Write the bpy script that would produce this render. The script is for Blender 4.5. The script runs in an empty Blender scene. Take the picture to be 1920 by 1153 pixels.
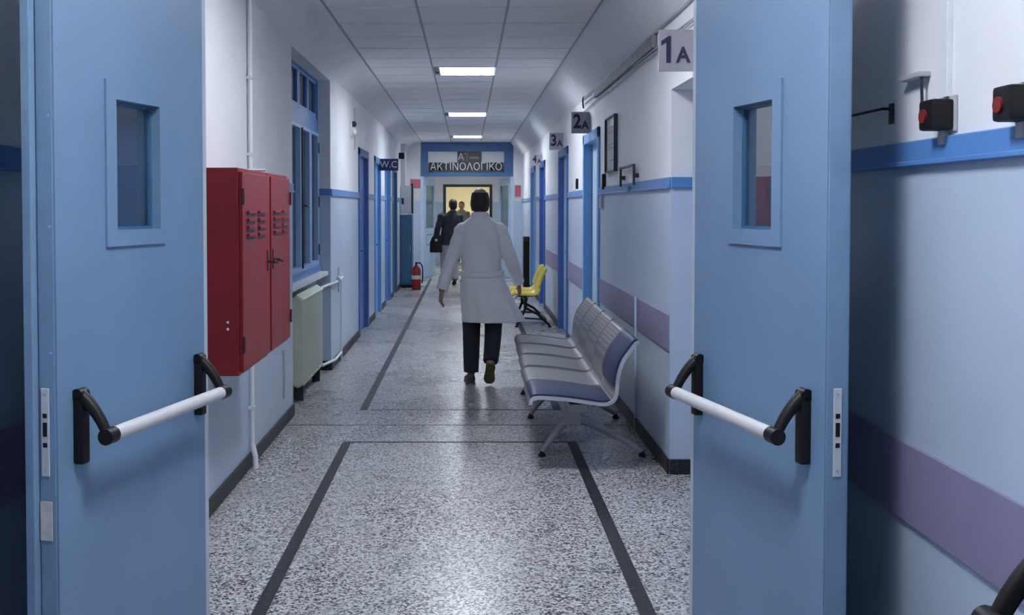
import bpy, bmesh, math, random
from mathutils import Vector, Matrix
random.seed(7)
S = bpy.context.scene
C = S.collection
pi = math.pi

# ---------------------------------------------------------------- camera, world, exposure
PITCH = math.radians(1.7)
cd = bpy.data.cameras.new('camera'); cam = bpy.data.objects.new('camera', cd); C.objects.link(cam)
cam.location = (0, 0, 1.55); cam.rotation_euler = (pi/2 - PITCH, 0, 0)
cd.sensor_width = 36; cd.lens = 1900/1920*36
cd.shift_x = (960-877)/1920; cd.shift_y = (444.39-576.5)/1920
cd.clip_start = .05; cd.clip_end = 200
S.camera = cam
w = bpy.data.worlds.new('world'); S.world = w; w.use_nodes = True
w.node_tree.nodes['Background'].inputs[0].default_value = (.03, .035, .05, 1)
w.node_tree.nodes['Background'].inputs[1].default_value = .3
S.view_settings.view_transform = 'Standard'; S.view_settings.look = 'None'
S.view_settings.gamma = 1; S.view_settings.use_curve_mapping = False
S.view_settings.exposure = 1.36
TUBE_COLOR = (.87, .915, 1.0)
LAMP = 21.0            # radiance of the corridor troffers
VESTIBULE = 31.0       # troffer between the two door sets
FAR_LAMP = 18.0
WARM = 14.0             # warm lamp in the room at the end

# ---------------------------------------------------------------- helpers
def new_obj(name, data, parent=None):
    o = bpy.data.objects.new(name, data); C.objects.link(o)
    if parent is not None: o.parent = parent
    return o
def mesh_of(bm, name, smooth=False):
    bmesh.ops.recalc_face_normals(bm, faces=bm.faces[:])
    me = bpy.data.meshes.new(name); bm.to_mesh(me); bm.free()
    if smooth:
        me.polygons.foreach_set('use_smooth', [True]*len(me.polygons))
        if smooth != 'all':
            try: me.set_sharp_from_angle(angle=math.radians(40))
            except Exception: pass
    return me
def clusters(bm):
    """separate pieces of a bmesh: loose islands whose boxes come closer than a centimetre or so stay together"""
    seen = {}; isl = []
    for v in bm.verts:
        if v in seen: continue
        st = [v]; seen[v] = len(isl); cur = [v]
        while st:
            a = st.pop()
            for e in a.link_edges:
                o = e.other_vert(a)
                if o not in seen: seen[o] = len(isl); cur.append(o); st.append(o)
        isl.append(cur)
    if len(isl) < 2: return [list(bm.verts)]
    bb = [(Vector([min(v.co[k] for v in c) for k in range(3)]), Vector([max(v.co[k] for v in c) for k in range(3)])) for c in isl]
    root = list(range(len(isl)))
    def find(i):
        while root[i] != i: i = root[i]
        return i
    for i in range(len(isl)):
        for j in range(i):
            if all(bb[i][0][k] <= bb[j][1][k]+.004 and bb[j][0][k] <= bb[i][1][k]+.004 for k in range(3)): root[find(i)] = find(j)
    g = {}
    for i, c in enumerate(isl): g.setdefault(find(i), []).extend(c)
    return list(g.values())
KEEP = ('small_print', 'louvre', 'printed_line', 'header_panel', 'lettering', 'body', 'coat', 'hair', 'jacket', 'trousers', 'header_pipe_')
def part(name, bm, m, parent=None, smooth=False, label=None):
    if name not in KEEP:
        cl = clusters(bm)
        if len(cl) > 1:
            first = None
            for c in cl:
                keep = set(c); b2 = bm.copy(); bm.verts.index_update(); idx = {v.index for v in keep}
                b2.verts.ensure_lookup_table()
                bmesh.ops.delete(b2, geom=[v for v in b2.verts if v.index not in idx], context='VERTS')
                o = _part(name if first is None or parent is not None else name.rstrip('_0123456789')+'_piece', b2, m, parent if (first is None or parent is not None) else first, smooth, label)
                first = first or o
            bm.free(); return first
    return _part(name, bm, m, parent, smooth, label)
def _part(name, bm, m, parent=None, smooth=False, label=None):
    me = mesh_of(bm, name, smooth)
    for x in (m if isinstance(m, (list, tuple)) else [m]): me.materials.append(x)
    o = new_obj(name, me, parent)
    if label: o['label'] = label
    return o
def tag(o, label=None, cat=None, group=None, kind=None):
    if label: o['label'] = label
    if cat: o['category'] = cat
    if group: o['group'] = group
    if kind: o['kind'] = kind
    return o
DEFGROUP = {"number_sign": "door number signs", "ceiling_light": "corridor ceiling lights", "metal_locker": "red metal wall cabinets", "door_magnet": "door magnets", "wall_switch": "wall switches", "sign_board": "signboards on the portal header", "notice_sheet": "notices by the portal"}
def thing(name, label, cat, loc=(0, 0, 0), rz=0, group=None):
    o = new_obj(name, None); o.location = loc; o.rotation_euler = (0, 0, rz); o.empty_display_size = .1
    return tag(o, label, cat, group or DEFGROUP.get(name))
def struct(name, bm, m, smooth=False, label=None):
    return tag(part(name, bm, m, None, smooth), label, None, None, 'structure')
def struct_root(name, label, loc=(0, 0, 0), rz=0):
    o = new_obj(name, None); o.location = loc; o.rotation_euler = (0, 0, rz); o.empty_display_size = .1
    return tag(o, label, None, None, 'structure')
def B(): return bmesh.new()
def box(bm, x0, x1, y0, y1, z0, z1, bev=0, seg=2):
    r = bmesh.ops.create_cube(bm, size=1); vs = r['verts']
    for v in vs:
        v.co = Vector(((x0+x1)/2+v.co.x*(x1-x0), (y0+y1)/2+v.co.y*(y1-y0), (z0+z1)/2+v.co.z*(z1-z0)))
    if bev:
        es = list({e for v in vs for e in v.link_edges})
        bmesh.ops.bevel(bm, geom=es, offset=bev, segments=seg, affect='EDGES', profile=.6)
    return bm
def bxm(x0, x1, y0, y1, z0, z1, bev=0): return box(B(), x0, x1, y0, y1, z0, z1, bev)
def ring_faces(bm, rings, cap=True):
    n = len(rings[0])
    for a, b in zip(rings, rings[1:]):
        for i in range(n):
            bm.faces.new((a[i], a[(i+1) % n], b[(i+1) % n], b[i]))
    if cap:
        bm.faces.new(rings[0][::-1]); bm.faces.new(rings[-1])
def tube(bm, pts, rads, seg=10, flat=1.0, up=None, dome=False):
    """tapered tube along pts; rads scalar / list; flat scales the second axis"""
    pts = [Vector(p) for p in pts]
    if not isinstance(rads, (list, tuple)): rads = [rads]*len(pts)
    rads = list(rads)
    if dome:
        d0 = (pts[0]-pts[1]).normalized(); d1 = (pts[-1]-pts[-2]).normalized()
        r0, r1 = rads[0], rads[-1]
        pts = [pts[0]+d0*r0*.9, pts[0]+d0*r0*.6] + pts + [pts[-1]+d1*r1*.6, pts[-1]+d1*r1*.9]
        rads = [r0*.35, r0*.78] + rads + [r1*.78, r1*.35]
    rings = []; prev = None
    for i, p in enumerate(pts):
        t = (pts[min(i+1, len(pts)-1)] - pts[max(i-1, 0)]).normalized()
        if prev is None:
            ref = Vector(up) if up else (Vector((0, 0, 1)) if abs(t.z) < .9 else Vector((0, 1, 0)))
            u = (ref - t*ref.dot(t)).normalized()
        else:
            u = (prev - t*prev.dot(t)).normalized()
        prev = u; v = t.cross(u)
        rings.append([bm.verts.new(p + (u*math.cos(2*pi*k/seg) + v*flat*math.sin(2*pi*k/seg))*rads[i]) for k in range(seg)])
    ring_faces(bm, rings); return bm
def ell_loft(bm, rows, seg=24, mod=None):
    """rows: (cx, cy, z, rx, ry); horizontal elliptical sections"""
    rings = []
    for (cx, cy, z, rx, ry) in rows:
        ring = []
        for k in range(seg):
            a = 2*pi*k/seg; f = mod(a, z) if mod else 1
            ring.append(bm.verts.new((cx+rx*f*math.cos(a), cy+ry*f*math.sin(a), z)))
        rings.append(ring)
    ring_faces(bm, rings); return bm
def ball(bm, c, r, seg=16, rings=10):
    m = Matrix.Translation(c) @ Matrix.Diagonal((r[0], r[1], r[2], 1))
    bmesh.ops.create_uvsphere(bm, u_segments=seg, v_segments=rings, radius=1, matrix=m); return bm
def lathe(bm, prof, c=(0, 0, 0), seg=20):
    rings = [[bm.verts.new((c[0]+max(r, .0005)*math.cos(2*pi*k/seg), c[1]+max(r, .0005)*math.sin(2*pi*k/seg), c[2]+z)) for k in range(seg)] for r, z in prof]
    ring_faces(bm, rings); return bm
def slab(bm, a, b, t, holes, axis):
    """plate spanning a=(a0,a1), b=(b0,b1), thickness t=(t0,t1); holes=[(a0,a1,b0,b1)]"""
    As = sorted({a[0], a[1], *[max(a[0], min(a[1], v)) for h in holes for v in h[:2]]})
    Bs = sorted({b[0], b[1], *[max(b[0], min(b[1], v)) for h in holes for v in h[2:]]})
    def solid(i, j):
        if not (0 <= i < len(As)-1 and 0 <= j < len(Bs)-1): return False
        ca, cb = (As[i]+As[i+1])/2, (Bs[j]+Bs[j+1])/2
        return not any(h[0] < ca < h[1] and h[2] < cb < h[3] for h in holes)
    vc = {}
    def V(i, j, k):
        if (i, j, k) not in vc:
            p = {'x': (t[k], As[i], Bs[j]), 'y': (As[i], t[k], Bs[j]), 'z': (As[i], Bs[j], t[k])}[axis]
            vc[(i, j, k)] = bm.verts.new(p)
        return vc[(i, j, k)]
    for i in range(len(As)-1):
        for j in range(len(Bs)-1):
            if not solid(i, j): continue
            for k in (0, 1): bm.faces.new((V(i, j, k), V(i+1, j, k), V(i+1, j+1, k), V(i, j+1, k)))
            for (di, dj, e) in ((-1, 0, ((i, j), (i, j+1))), (1, 0, ((i+1, j), (i+1, j+1))), (0, -1, ((i, j), (i+1, j))), (0, 1, ((i, j+1), (i+1, j+1)))):
                if not solid(i+di, j+dj):
                    (p, q), (r, s) = e
                    bm.faces.new((V(p, q, 0), V(r, s, 0), V(r, s, 1), V(p, q, 1)))
    return bm
def profile_sweep(bm, prof, y0, y1, th, fn=None, ny=1):
    """sheet with profile [(x,z)...] swept along y with thickness th (normal offset)"""
    n = len(prof); P = [Vector((x, z)) for x, z in prof]; off = []
    for i in range(n):
        t = (P[min(i+1, n-1)]-P[max(i-1, 0)]).normalized(); off.append(P[i] + Vector((t.y, -t.x))*th)
    loop = P + off[::-1]; rings = []
    for k in range(ny+1):
        s = k/ny; y = y0+(y1-y0)*s
        ring = []
        for p in loop:
            q = fn(p, s) if fn else p
            ring.append(bm.verts.new((q[0], y, q[1])))
        rings.append(ring)
    ring_faces(bm, rings); return bm
def smooth_curve(pts, n=6):
    out = []; P = [Vector(p) for p in pts]
    for i in range(len(P)-1):
        p0, p1, p2, p3 = P[max(i-1, 0)], P[i], P[i+1], P[min(i+2, len(P)-1)]
        for k in range(n):
            t = k/n
            out.append(.5*((2*p1)+(p2-p0)*t+(2*p0-5*p1+4*p2-p3)*t*t+(3*p1-p0-3*p2+p3)*t**3))
    out.append(P[-1]); return out
def remesh(o, voxel, it=4):
    m = o.modifiers.new('r', 'REMESH'); m.mode = 'VOXEL'; m.voxel_size = voxel
    s = o.modifiers.new('s', 'SMOOTH'); s.factor = .5; s.iterations = it
    dg = bpy.context.evaluated_depsgraph_get()
    me = bpy.data.meshes.new_from_object(o.evaluated_get(dg)); old = o.data
    o.modifiers.clear(); mats = list(old.materials); o.data = me; me.materials.clear()
    for x in mats: me.materials.append(x)
    me.polygons.foreach_set('use_smooth', [True]*len(me.polygons)); bpy.data.meshes.remove(old)
def text(s, size, loc, rot, m, parent, ext=.001, name='lettering', sx=1.0, bold=0.0):
    cu = bpy.data.curves.new('t', 'FONT'); cu.body = s; cu.size = size; cu.extrude = ext; cu.offset = bold
    cu.align_x = 'CENTER'; cu.align_y = 'CENTER'; cu.resolution_u = 3
    o = bpy.data.objects.new('t', cu); C.objects.link(o)
    me = bpy.data.meshes.new_from_object(o.evaluated_get(bpy.context.evaluated_depsgraph_get()))
    bpy.data.objects.remove(o); bpy.data.curves.remove(cu)
    me.materials.clear(); me.materials.append(m)
    t = new_obj(name, me, parent); t.location = loc; t.rotation_euler = rot; t.scale = (sx, 1, 1); return t

# ---------------------------------------------------------------- materials
def mat(name, col, rough=.5, metal=0, var=0, vscale=6, bump=0, bscale=60, spec=.5, rvar=0):
    m = bpy.data.materials.new(name); m.use_nodes = True; nt = m.node_tree; p = nt.nodes['Principled BSDF']
    p.inputs['Base Color'].default_value = (*col, 1); p.inputs['Roughness'].default_value = rough
    p.inputs['Metallic'].default_value = metal; p.inputs['Specular IOR Level'].default_value = spec
    tc = nt.nodes.new('ShaderNodeTexCoord')
    if var or rvar:
        n = nt.nodes.new('ShaderNodeTexNoise'); n.inputs['Scale'].default_value = vscale; n.inputs['Detail'].default_value = 5
        nt.links.new(tc.outputs['Object'], n.inputs['Vector'])
        if var:
            r = nt.nodes.new('ShaderNodeMapRange'); r.inputs['From Min'].default_value = .3; r.inputs['From Max'].default_value = .7
            r.inputs['To Min'].default_value = 1-var; r.inputs['To Max'].default_value = 1+var*.6
            nt.links.new(n.outputs['Fac'], r.inputs['Value'])
            x = nt.nodes.new('ShaderNodeVectorMath'); x.operation = 'SCALE'; x.inputs[0].default_value = col
            nt.links.new(r.outputs['Result'], x.inputs['Scale']); nt.links.new(x.outputs['Vector'], p.inputs['Base Color'])
        if rvar:
            r = nt.nodes.new('ShaderNodeMapRange'); r.inputs['To Min'].default_value = rough-rvar; r.inputs['To Max'].default_value = rough+rvar
            nt.links.new(n.outputs['Fac'], r.inputs['Value']); nt.links.new(r.outputs['Result'], p.inputs['Roughness'])
    if bump:
        n = nt.nodes.new('ShaderNodeTexNoise'); n.inputs['Scale'].default_value = bscale; n.inputs['Detail'].default_value = 4
        b = nt.nodes.new('ShaderNodeBump'); b.inputs['Strength'].default_value = bump; b.inputs['Distance'].default_value = .004
        nt.links.new(tc.outputs['Object'], n.inputs['Vector'])
        nt.links.new(n.outputs['Fac'], b.inputs['Height']); nt.links.new(b.outputs['Normal'], p.inputs['Normal'])
    return m
def emit(name, col, k):
    m = bpy.data.materials.new(name); m.use_nodes = True; p = m.node_tree.nodes['Principled BSDF']
    p.inputs['Base Color'].default_value = (*col, 1); p.inputs['Emission Color'].default_value = (*col, 1)
    p.inputs['Emission Strength'].default_value = k; return m
def glass(name, col=(1, 1, 1), rough=0, ior=1.5):
    m = bpy.data.materials.new(name); m.use_nodes = True; p = m.node_tree.nodes['Principled BSDF']
    p.inputs['Base Color'].default_value = (*col, 1); p.inputs['Roughness'].default_value = rough
    p.inputs['Transmission Weight'].default_value = 1; p.inputs['IOR'].default_value = ior; return m
def two_paint(name, split, low, high):
    """wall painted in two colours that meet at a fixed height"""
    m = bpy.data.materials.new(name); m.use_nodes = True; nt = m.node_tree; N = nt.nodes; L = nt.links; p = N['Principled BSDF']
    g = N.new('ShaderNodeNewGeometry'); s = N.new('ShaderNodeSeparateXYZ'); L.new(g.outputs['Position'], s.inputs[0])
    c = N.new('ShaderNodeMath'); c.operation = 'GREATER_THAN'; c.inputs[1].default_value = split; L.new(s.outputs['Z'], c.inputs[0])
    mx = N.new('ShaderNodeMix'); mx.data_type = 'RGBA'; mx.inputs['A'].default_value = (*low, 1); mx.inputs['B'].default_value = (*high, 1)
    L.new(c.outputs[0], mx.inputs['Factor'])
    n = N.new('ShaderNodeTexNoise'); n.inputs['Scale'].default_value = 1.7; n.inputs['Detail'].default_value = 6; L.new(g.outputs['Position'], n.inputs['Vector'])
    r = N.new('ShaderNodeMapRange'); r.inputs['From Min'].default_value = .3; r.inputs['From Max'].default_value = .7
    r.inputs['To Min'].default_value = .93; r.inputs['To Max'].default_value = 1.03; L.new(n.outputs['Fac'], r.inputs['Value'])
    x = N.new('ShaderNodeVectorMath'); x.operation = 'SCALE'; L.new(mx.outputs['Result'], x.inputs[0]); L.new(r.outputs['Result'], x.inputs['Scale'])
    L.new(x.outputs['Vector'], p.inputs['Base Color'])
    rr = N.new('ShaderNodeMapRange'); rr.inputs['To Min'].default_value = .33; rr.inputs['To Max'].default_value = .6
    L.new(c.outputs[0], rr.inputs['Value']); L.new(rr.outputs['Result'], p.inputs['Roughness'])
    n2 = N.new('ShaderNodeTexNoise'); n2.inputs['Scale'].default_value = 14; L.new(g.outputs['Position'], n2.inputs['Vector'])
    b = N.new('ShaderNodeBump'); b.inputs['Strength'].default_value = .12; b.inputs['Distance'].default_value = .006
    L.new(n2.outputs['Fac'], b.inputs['Height']); L.new(b.outputs['Normal'], p.inputs['Normal'])
    return m
def terrazzo(name, lo, hi, scale, rough=.22):
    m = bpy.data.materials.new(name); m.use_nodes = True; nt = m.node_tree; N = nt.nodes; L = nt.links; p = N['Principled BSDF']
    g = N.new('ShaderNodeNewGeometry')
    v = N.new('ShaderNodeTexVoronoi'); v.inputs['Scale'].default_value = scale; L.new(g.outputs['Position'], v.inputs['Vector'])
    s = N.new('ShaderNodeSeparateColor'); L.new(v.outputs['Color'], s.inputs[0])
    r = N.new('ShaderNodeValToRGB'); e = r.color_ramp.elements; r.color_ramp.interpolation = 'LINEAR'
    e[0].position = .12; e[0].color = (*lo, 1); e[1].position = .85; e[1].color = (*hi, 1)
    mid = e.new(.45); mid.color = tuple(.42*a+.58*b for a, b in zip(lo, hi)) + (1,)
    L.new(s.outputs[0], r.inputs['Fac'])
    n = N.new('ShaderNodeTexNoise'); n.inputs['Scale'].default_value = 1.1; n.inputs['Detail'].default_value = 5; L.new(g.outputs['Position'], n.inputs['Vector'])
    q = N.new('ShaderNodeMapRange'); q.inputs['From Min'].default_value = .3; q.inputs['From Max'].default_value = .7
    q.inputs['To Min'].default_value = .86; q.inputs['To Max'].default_value = 1.08; L.new(n.outputs['Fac'], q.inputs['Value'])
    x = N.new('ShaderNodeVectorMath'); x.operation = 'SCALE'; L.new(r.outputs['Color'], x.inputs[0]); L.new(q.outputs['Result'], x.inputs['Scale'])
    L.new(x.outputs['Vector'], p.inputs['Base Color'])
    q2 = N.new('ShaderNodeMapRange'); q2.inputs['To Min'].default_value = rough; q2.inputs['To Max'].default_value = rough+.2
    L.new(n.outputs['Fac'], q2.inputs['Value']); L.new(q2.outputs['Result'], p.inputs['Roughness'])
    return m
def perforated(name, col, dark, scale):
    m = mat(name, col, .45, .25); nt = m.node_tree; N = nt.nodes; L = nt.links; p = N['Principled BSDF']
    tc = [n for n in N if n.type == 'TEX_COORD'][0]
    mp = N.new('ShaderNodeMapping'); mp.inputs['Scale'].default_value = (scale, scale, 0.001); L.new(tc.outputs['Object'], mp.inputs['Vector'])
    v = N.new('ShaderNodeTexVoronoi'); v.inputs['Scale'].default_value = 1; v.inputs['Randomness'].default_value = 0; L.new(mp.outputs['Vector'], v.inputs['Vector'])
    c = N.new('ShaderNodeMath'); c.operation = 'LESS_THAN'; c.inputs[1].default_value = .30; L.new(v.outputs['Distance'], c.inputs[0])
    mx = N.new('ShaderNodeMix'); mx.data_type = 'RGBA'; mx.inputs['A'].default_value = (*col, 1); mx.inputs['B'].default_value = (*dark, 1)
    L.new(c.outputs[0], mx.inputs['Factor']); L.new(mx.outputs['Result'], p.inputs['Base Color'])
    return m

WHITE = (.78, .78, .80); BLUE = (.49, .58, .71)
M = {}
M['wall'] = two_paint('wall_paint', 1.685, BLUE, WHITE)
M['plaster'] = mat('white_plaster', (.77, .775, .79), .65, var=.05, bump=.1, bscale=12)
M['tile'] = mat('ceiling_tile', (.88, .87, .88), .75, var=.05, vscale=3, bump=.3, bscale=160)
M['grid'] = mat('ceiling_grid', (.36, .37, .40), .5)
M['floor'] = terrazzo('terrazzo', (.022, .023, .026), (.61, .60, .60), 112, .18)
M['band'] = terrazzo('terrazzo_black', (.004, .004, .005), (.030, .030, .036), 110, .42)
M['base'] = terrazzo('terrazzo_skirting', (.005, .005, .006), (.030, .030, .034), 90, .42)
M['door'] = mat('fire_door_blue', (.172, .280, .425), .36, var=.07, vscale=2.5, bump=.05, bscale=25)
M['door_edge'] = mat('door_edge_blue', (.185, .30, .44), .42, var=.1, vscale=9)
M['royal'] = mat('royal_blue_paint', (.045, .115, .36), .35, var=.08)
M['header'] = mat('dusty_blue_paint', (.062, .145, .33), .4, var=.08)
M['mid'] = mat('mid_blue_paint', (.10, .24, .55), .35, var=.08)
M['sky'] = mat('sky_blue_paint', (.17, .38, .72), .35, var=.06)
M['rail'] = mat('rail_blue', (.10, .245, .55), .35, var=.06)
M['teal'] = mat('teal_paint', (.05, .15, .27), .35, var=.08)
M['sash'] = mat('sash_paint', (.30, .46, .70), .35, var=.06)
M['pale'] = mat('pale_blue_leaf', (.52, .66, .80), .4, var=.05)
M['lilac'] = mat('lilac_bumper', (.265, .24, .375), .42, var=.06)
M['black'] = mat('black_plastic', (.008, .007, .008), .48, spec=.3)
M['dark'] = mat('dark_metal', (.03, .032, .04), .4, metal=.3)
M['bar'] = mat('brushed_bar', (.60, .59, .60), .55, metal=0, var=.05, vscale=30)
M['steel'] = mat('steel', (.55, .56, .58), .35, metal=.8, var=.06, vscale=30)
M['plate'] = mat('strike_plate', (.62, .65, .68), .5, metal=.1)
M['sticker'] = mat('pale_sticker', (.62, .60, .60), .7, var=.15, vscale=40)
M['red'] = mat('red_enamel', (.22, .012, .015), .36, var=.14, vscale=2.5, rvar=.08, spec=.35)
M['redd'] = mat('red_enamel_dark', (.045, .006, .008), .35, var=.2)
M['redp'] = mat('red_plastic', (.33, .014, .02), .4)
M['redface'] = mat('red_magnet_face', (.19, .014, .013), .55)
M['rad'] = mat('radiator_enamel', (.47, .52, .42), .4, var=.06)
M['white'] = mat('white_enamel', (.74, .76, .78), .4, var=.04)
M['stain_grey'] = mat('stain_tray_grey', (.27, .275, .30), .6, var=.35, vscale=14)  # mottled grey for the tray that stands in for stained wall
M['grey'] = mat('grey_plastic', (.42, .43, .46), .5)
M['sign'] = mat('grey_sign', (.34, .335, .37), .45, var=.05, vscale=30)
M['navy'] = mat('navy_print', (.012, .012, .06), .5)
M['navyboard'] = mat('navy_board', (.02, .025, .12), .4)
M['letter'] = mat('white_print', (.78, .78, .80), .5)
M['letterg'] = mat('grey_print', (.30, .33, .36), .5)
M['blackboard'] = mat('black_board', (.012, .014, .02), .4)
M['perf'] = perforated('perforated_steel', (.30, .295, .31), (.13, .13, .14), 62)
M['perf_edge'] = mat('grey_edge', (.20, .20, .215), .4, metal=.3)
M['trimsteel'] = mat('polished_edge', (.72, .73, .76), .25, metal=.7)
M['navypad'] = mat('navy_vinyl', (.020, .030, .085), .45, var=.12, vscale=8, bump=.2, bscale=30)
M['frame'] = mat('grey_frame', (.36, .355, .375), .45, metal=.2)
M['yellow'] = mat('yellow_plastic', (.74, .60, .09), .35, var=.04)
M['glass'] = glass('clear_glass', (.9, .93, .95), 0, 1.6)
M['night'] = mat('night_glass', (.012, .02, .05), .06, var=.3, vscale=2, spec=.9)
M['teal_glass'] = mat('obscure_teal_glass', (.13, .22, .25), .12, var=.12)
M['frost'] = mat('pale_obscure_glass', (.36, .46, .50), .2, var=.1)
M['coat'] = mat('white_coat_cotton', (.72, .72, .76), .8, var=.04, vscale=9, bump=.8, bscale=16)
M['trouser'] = mat('navy_trousers', (.010, .011, .020), .8, var=.2)
M['skin'] = mat('skin', (.29, .17, .12), .55, var=.08)
M['darkskin'] = mat('skin_shade', (.30, .18, .13), .55, var=.08)
M['hair'] = mat('dark_hair', (.016, .012, .011), .6, var=.5, vscale=60, bump=.6, bscale=90)
M['shoe'] = mat('dark_shoe', (.03, .028, .025), .5)
M['sole'] = mat('olive_sole', (.10, .085, .035), .6, var=.3, vscale=30)
M['jacket'] = mat('charcoal_jacket', (.03, .033, .042), .75, var=.4, vscale=12, bump=.3, bscale=30)
M['greytrouser'] = mat('pale_trousers', (.42, .42, .44), .8, var=.1)
M['top'] = mat('olive_top', (.20, .20, .14), .8, var=.2)
M['cream'] = mat('cream_paint', (.78, .74, .58), .6, var=.04)
M['frameblue'] = mat('pale_frame', (.50, .56, .62), .45)
M['boardwhite'] = mat('white_board', (.72, .73, .74), .5)
M['paper'] = mat('paper', (.66, .66, .62), .6, var=.1, vscale=8)
M['noticegrey'] = mat('notice_grey', (.50, .52, .52), .4, var=.25, vscale=5)
M['pink'] = mat('red_notice', (.50, .13, .17), .5)
M['tubes'] = emit('troffer_light', TUBE_COLOR, LAMP)
M['tubes_near'] = emit('troffer_light_vestibule', TUBE_COLOR, VESTIBULE)
M['tubes_far'] = emit('troffer_light_far', (.95, .97, 1.0), FAR_LAMP)
M['warm'] = emit('warm_lamp', (1.0, .93, .78), WARM)

# ---------------------------------------------------------------- setting
XL, XR, ZC = -1.30, 1.17, 2.95
Y0, YP, YE = -1.6, 22.0, 27.5
LD = [(12.10, 13.10), (14.15, 15.0), (15.95, 16.85), (17.55, 18.4)]      # doors in the left wall
RD = [(9.02, 10.12), (11.85, 12.9), (15.35, 16.3), (17.6, 18.6)]        # doors in the right wall
NICHE = (7.5, 9.6)
# floor: poured terrazzo with inlaid black bands
fl = struct('floor', bxm(-1.6, 1.9, Y0-.2, YE+6.5, -.12, 0), M['floor'], label='speckled grey terrazzo corridor floor with black inlaid bands')
ZB = .0012
def band(x0, x1, y0, y1): part('inlaid_band', bxm(x0, x1, y0, y1, -.004, ZB), M['band'], fl, label='black terrazzo band')
for (ya, yb) in ((3.42, 6.655), (7.69, 21.9)):
    for (xa, xb) in ((-.825, -.768), (.655, .718)):
        band(xa, xb, ya, yb)
band(-.768, .655, 6.625, 6.655); band(-.745, .655, 7.69, 7.72); band(-1.28, 1.15, 7.155, 7.168); band(-1.28, 1.15, 3.40, 3.42)

lw = struct('wall_left', slab(B(), (Y0, YE), (0, 3.05), (XL-.25, XL), [(NICHE[0], NICHE[1], 0, 2.74)]+[(a, b, 0, 2.2) for a, b in LD], 'x'), M['wall'],
            label='left corridor wall, white above the blue rail and pale blue below')
rw = struct('wall_right', slab(B(), (Y0, YE), (0, 3.05), (XR, XR+.4), [(4.2, 5.84, 0, 2.225)]+[(a, b, 0, 2.2) for a, b in RD], 'x'), M['wall'],
            label='right corridor wall, white above the blue rail and pale blue below')
struct('wall_back', slab(B(), (XL-.25, XR+.4), (0, 3.05), (Y0-.2, Y0), [], 'y'), M['wall'])
struct('wall_far', slab(B(), (XL-.25, XR+.4), (0, 3.05), (YE, YE+.2), [(-.60, .60, 0, 2.1)], 'y'), M['wall'], label='white and pale blue wall at the far end with a bright doorway')
# partition that carries the pair of fire doors
struct('wall_partition', slab(B(), (XL, XR), (0, 3.05), (3.335, 3.40), [(-.92, .80, 0, 2.42)], 'y'), M['wall'], label='thin partition carrying the pair of blue fire doors')
# recess of door 1A, and the back of the window niche
struct('recess_wall', bxm(XR+.36, XR+.40, 4.1, 5.9, 0, 2.3), M['wall'])
struct('niche_wall', slab(B(), (NICHE[0], NICHE[1]), (0, .93), (XL-.25, XL-.135), [], 'x'), M['wall'], label='low pale blue wall under the window in the niche')
# ceiling: slab, coves, grid and tiles
PX, PY, GX0, GX1 = .635, .61, -.99, .915
ce = struct('ceiling', bxm(XL-.25, XR+.4, Y0-.2, YE+6.5, ZC+.03, ZC+.12), M['grid'], label='suspended ceiling of pale square tiles with sloped plaster edges')
b = B()
for pts in ([(GX0-.012, ZC+.03), (GX0-.012, ZC-.004), (GX0-.03, ZC-.012), (-1.12, 2.925), (-1.24, 2.86), (XL, 2.79), (XL, ZC+.03)], [(GX1+.012, ZC+.03), (XR, ZC+.03), (XR, 2.63), (1.10, 2.72), (1.0, 2.84), (GX1+.03, ZC-.03), (GX1+.012, ZC-.006)]):
    r0 = [b.verts.new((x, Y0, z)) for x, z in pts]; r1 = [b.verts.new((x, YE, z)) for x, z in pts]
    ring_faces(b, [r0, r1])
part('plaster_cove', b, M['plaster'], ce, smooth=True)
gy = 10.2; rows = []
k = -int((gy-Y0)/PY)
while gy+k*PY < YP-.25: rows.append((k, gy+k*PY)); k += 1
tm = mesh_of(bxm(.009, PX-.009, .011, PY-.011, 0, .02, .003), 'ceiling_tile'); tm.materials.append(M['tile'])
lights = [(-.305, 1.47), (-.305, gy-8*PY), (-.305, gy), (-.305, gy+8*PY), (-.305, gy+16*PY)]
light_rows = {0, -9, 8, 16, -14}
for k, y in rows:
    for c in range(3):
        if c == 1 and k in light_rows: continue
        t = new_obj('ceiling_tile', tm, ce); t.location = (GX0+c*PX, y, ZC+random.uniform(-.0015, .0015))
bb = B()
for c in range(4): box(bb, GX0+c*PX-.011, GX0+c*PX+.011, Y0, YP, ZC+.004, ZC+.028)
part('grid_runner', bb, M['grid'], ce)

# skirtings
def skirt(name, segs, xw, s):
    b = B()
    for a, c in segs: box(b, min(xw, xw+s*.014), max(xw, xw+s*.014), a, c, 0, .088, .003, 1)
    return struct(name, b, M['base'])
def gaps(a, b, holes):
    out = []; cur = a
    for h0, h1 in sorted(holes):
        if h0 > cur: out.append((cur, h0))
        cur = h1
    if cur < b: out.append((cur, b))
    return out
lw_gaps = [(3.335, 3.40), NICHE] + [(a-.07, b_+.07) for a, b_ in LD] + [(YP-.1, YP+.1)]
rw_gaps = [(3.335, 3.40), (4.2, 5.84)] + [(a-.07, b_+.07) for a, b_ in RD] + [(YP-.1, YP+.1)]
skirt('baseboard_left', gaps(Y0, YE, lw_gaps), XL, 1)
bl = skirt('baseboard_right', gaps(Y0, YE, rw_gaps), XR, -1)
part('return_piece', bxm(XR, XR+.36, 5.826, 5.84, 0, .088, .003), M['base'], bl)
struct('niche_baseboard', box(bxm(XL-.135, XL-.121, NICHE[0], NICHE[1], 0, .088), XL-.135, XL+.014, NICHE[1]-.014, NICHE[1], 0, .088), M['base'])
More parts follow.
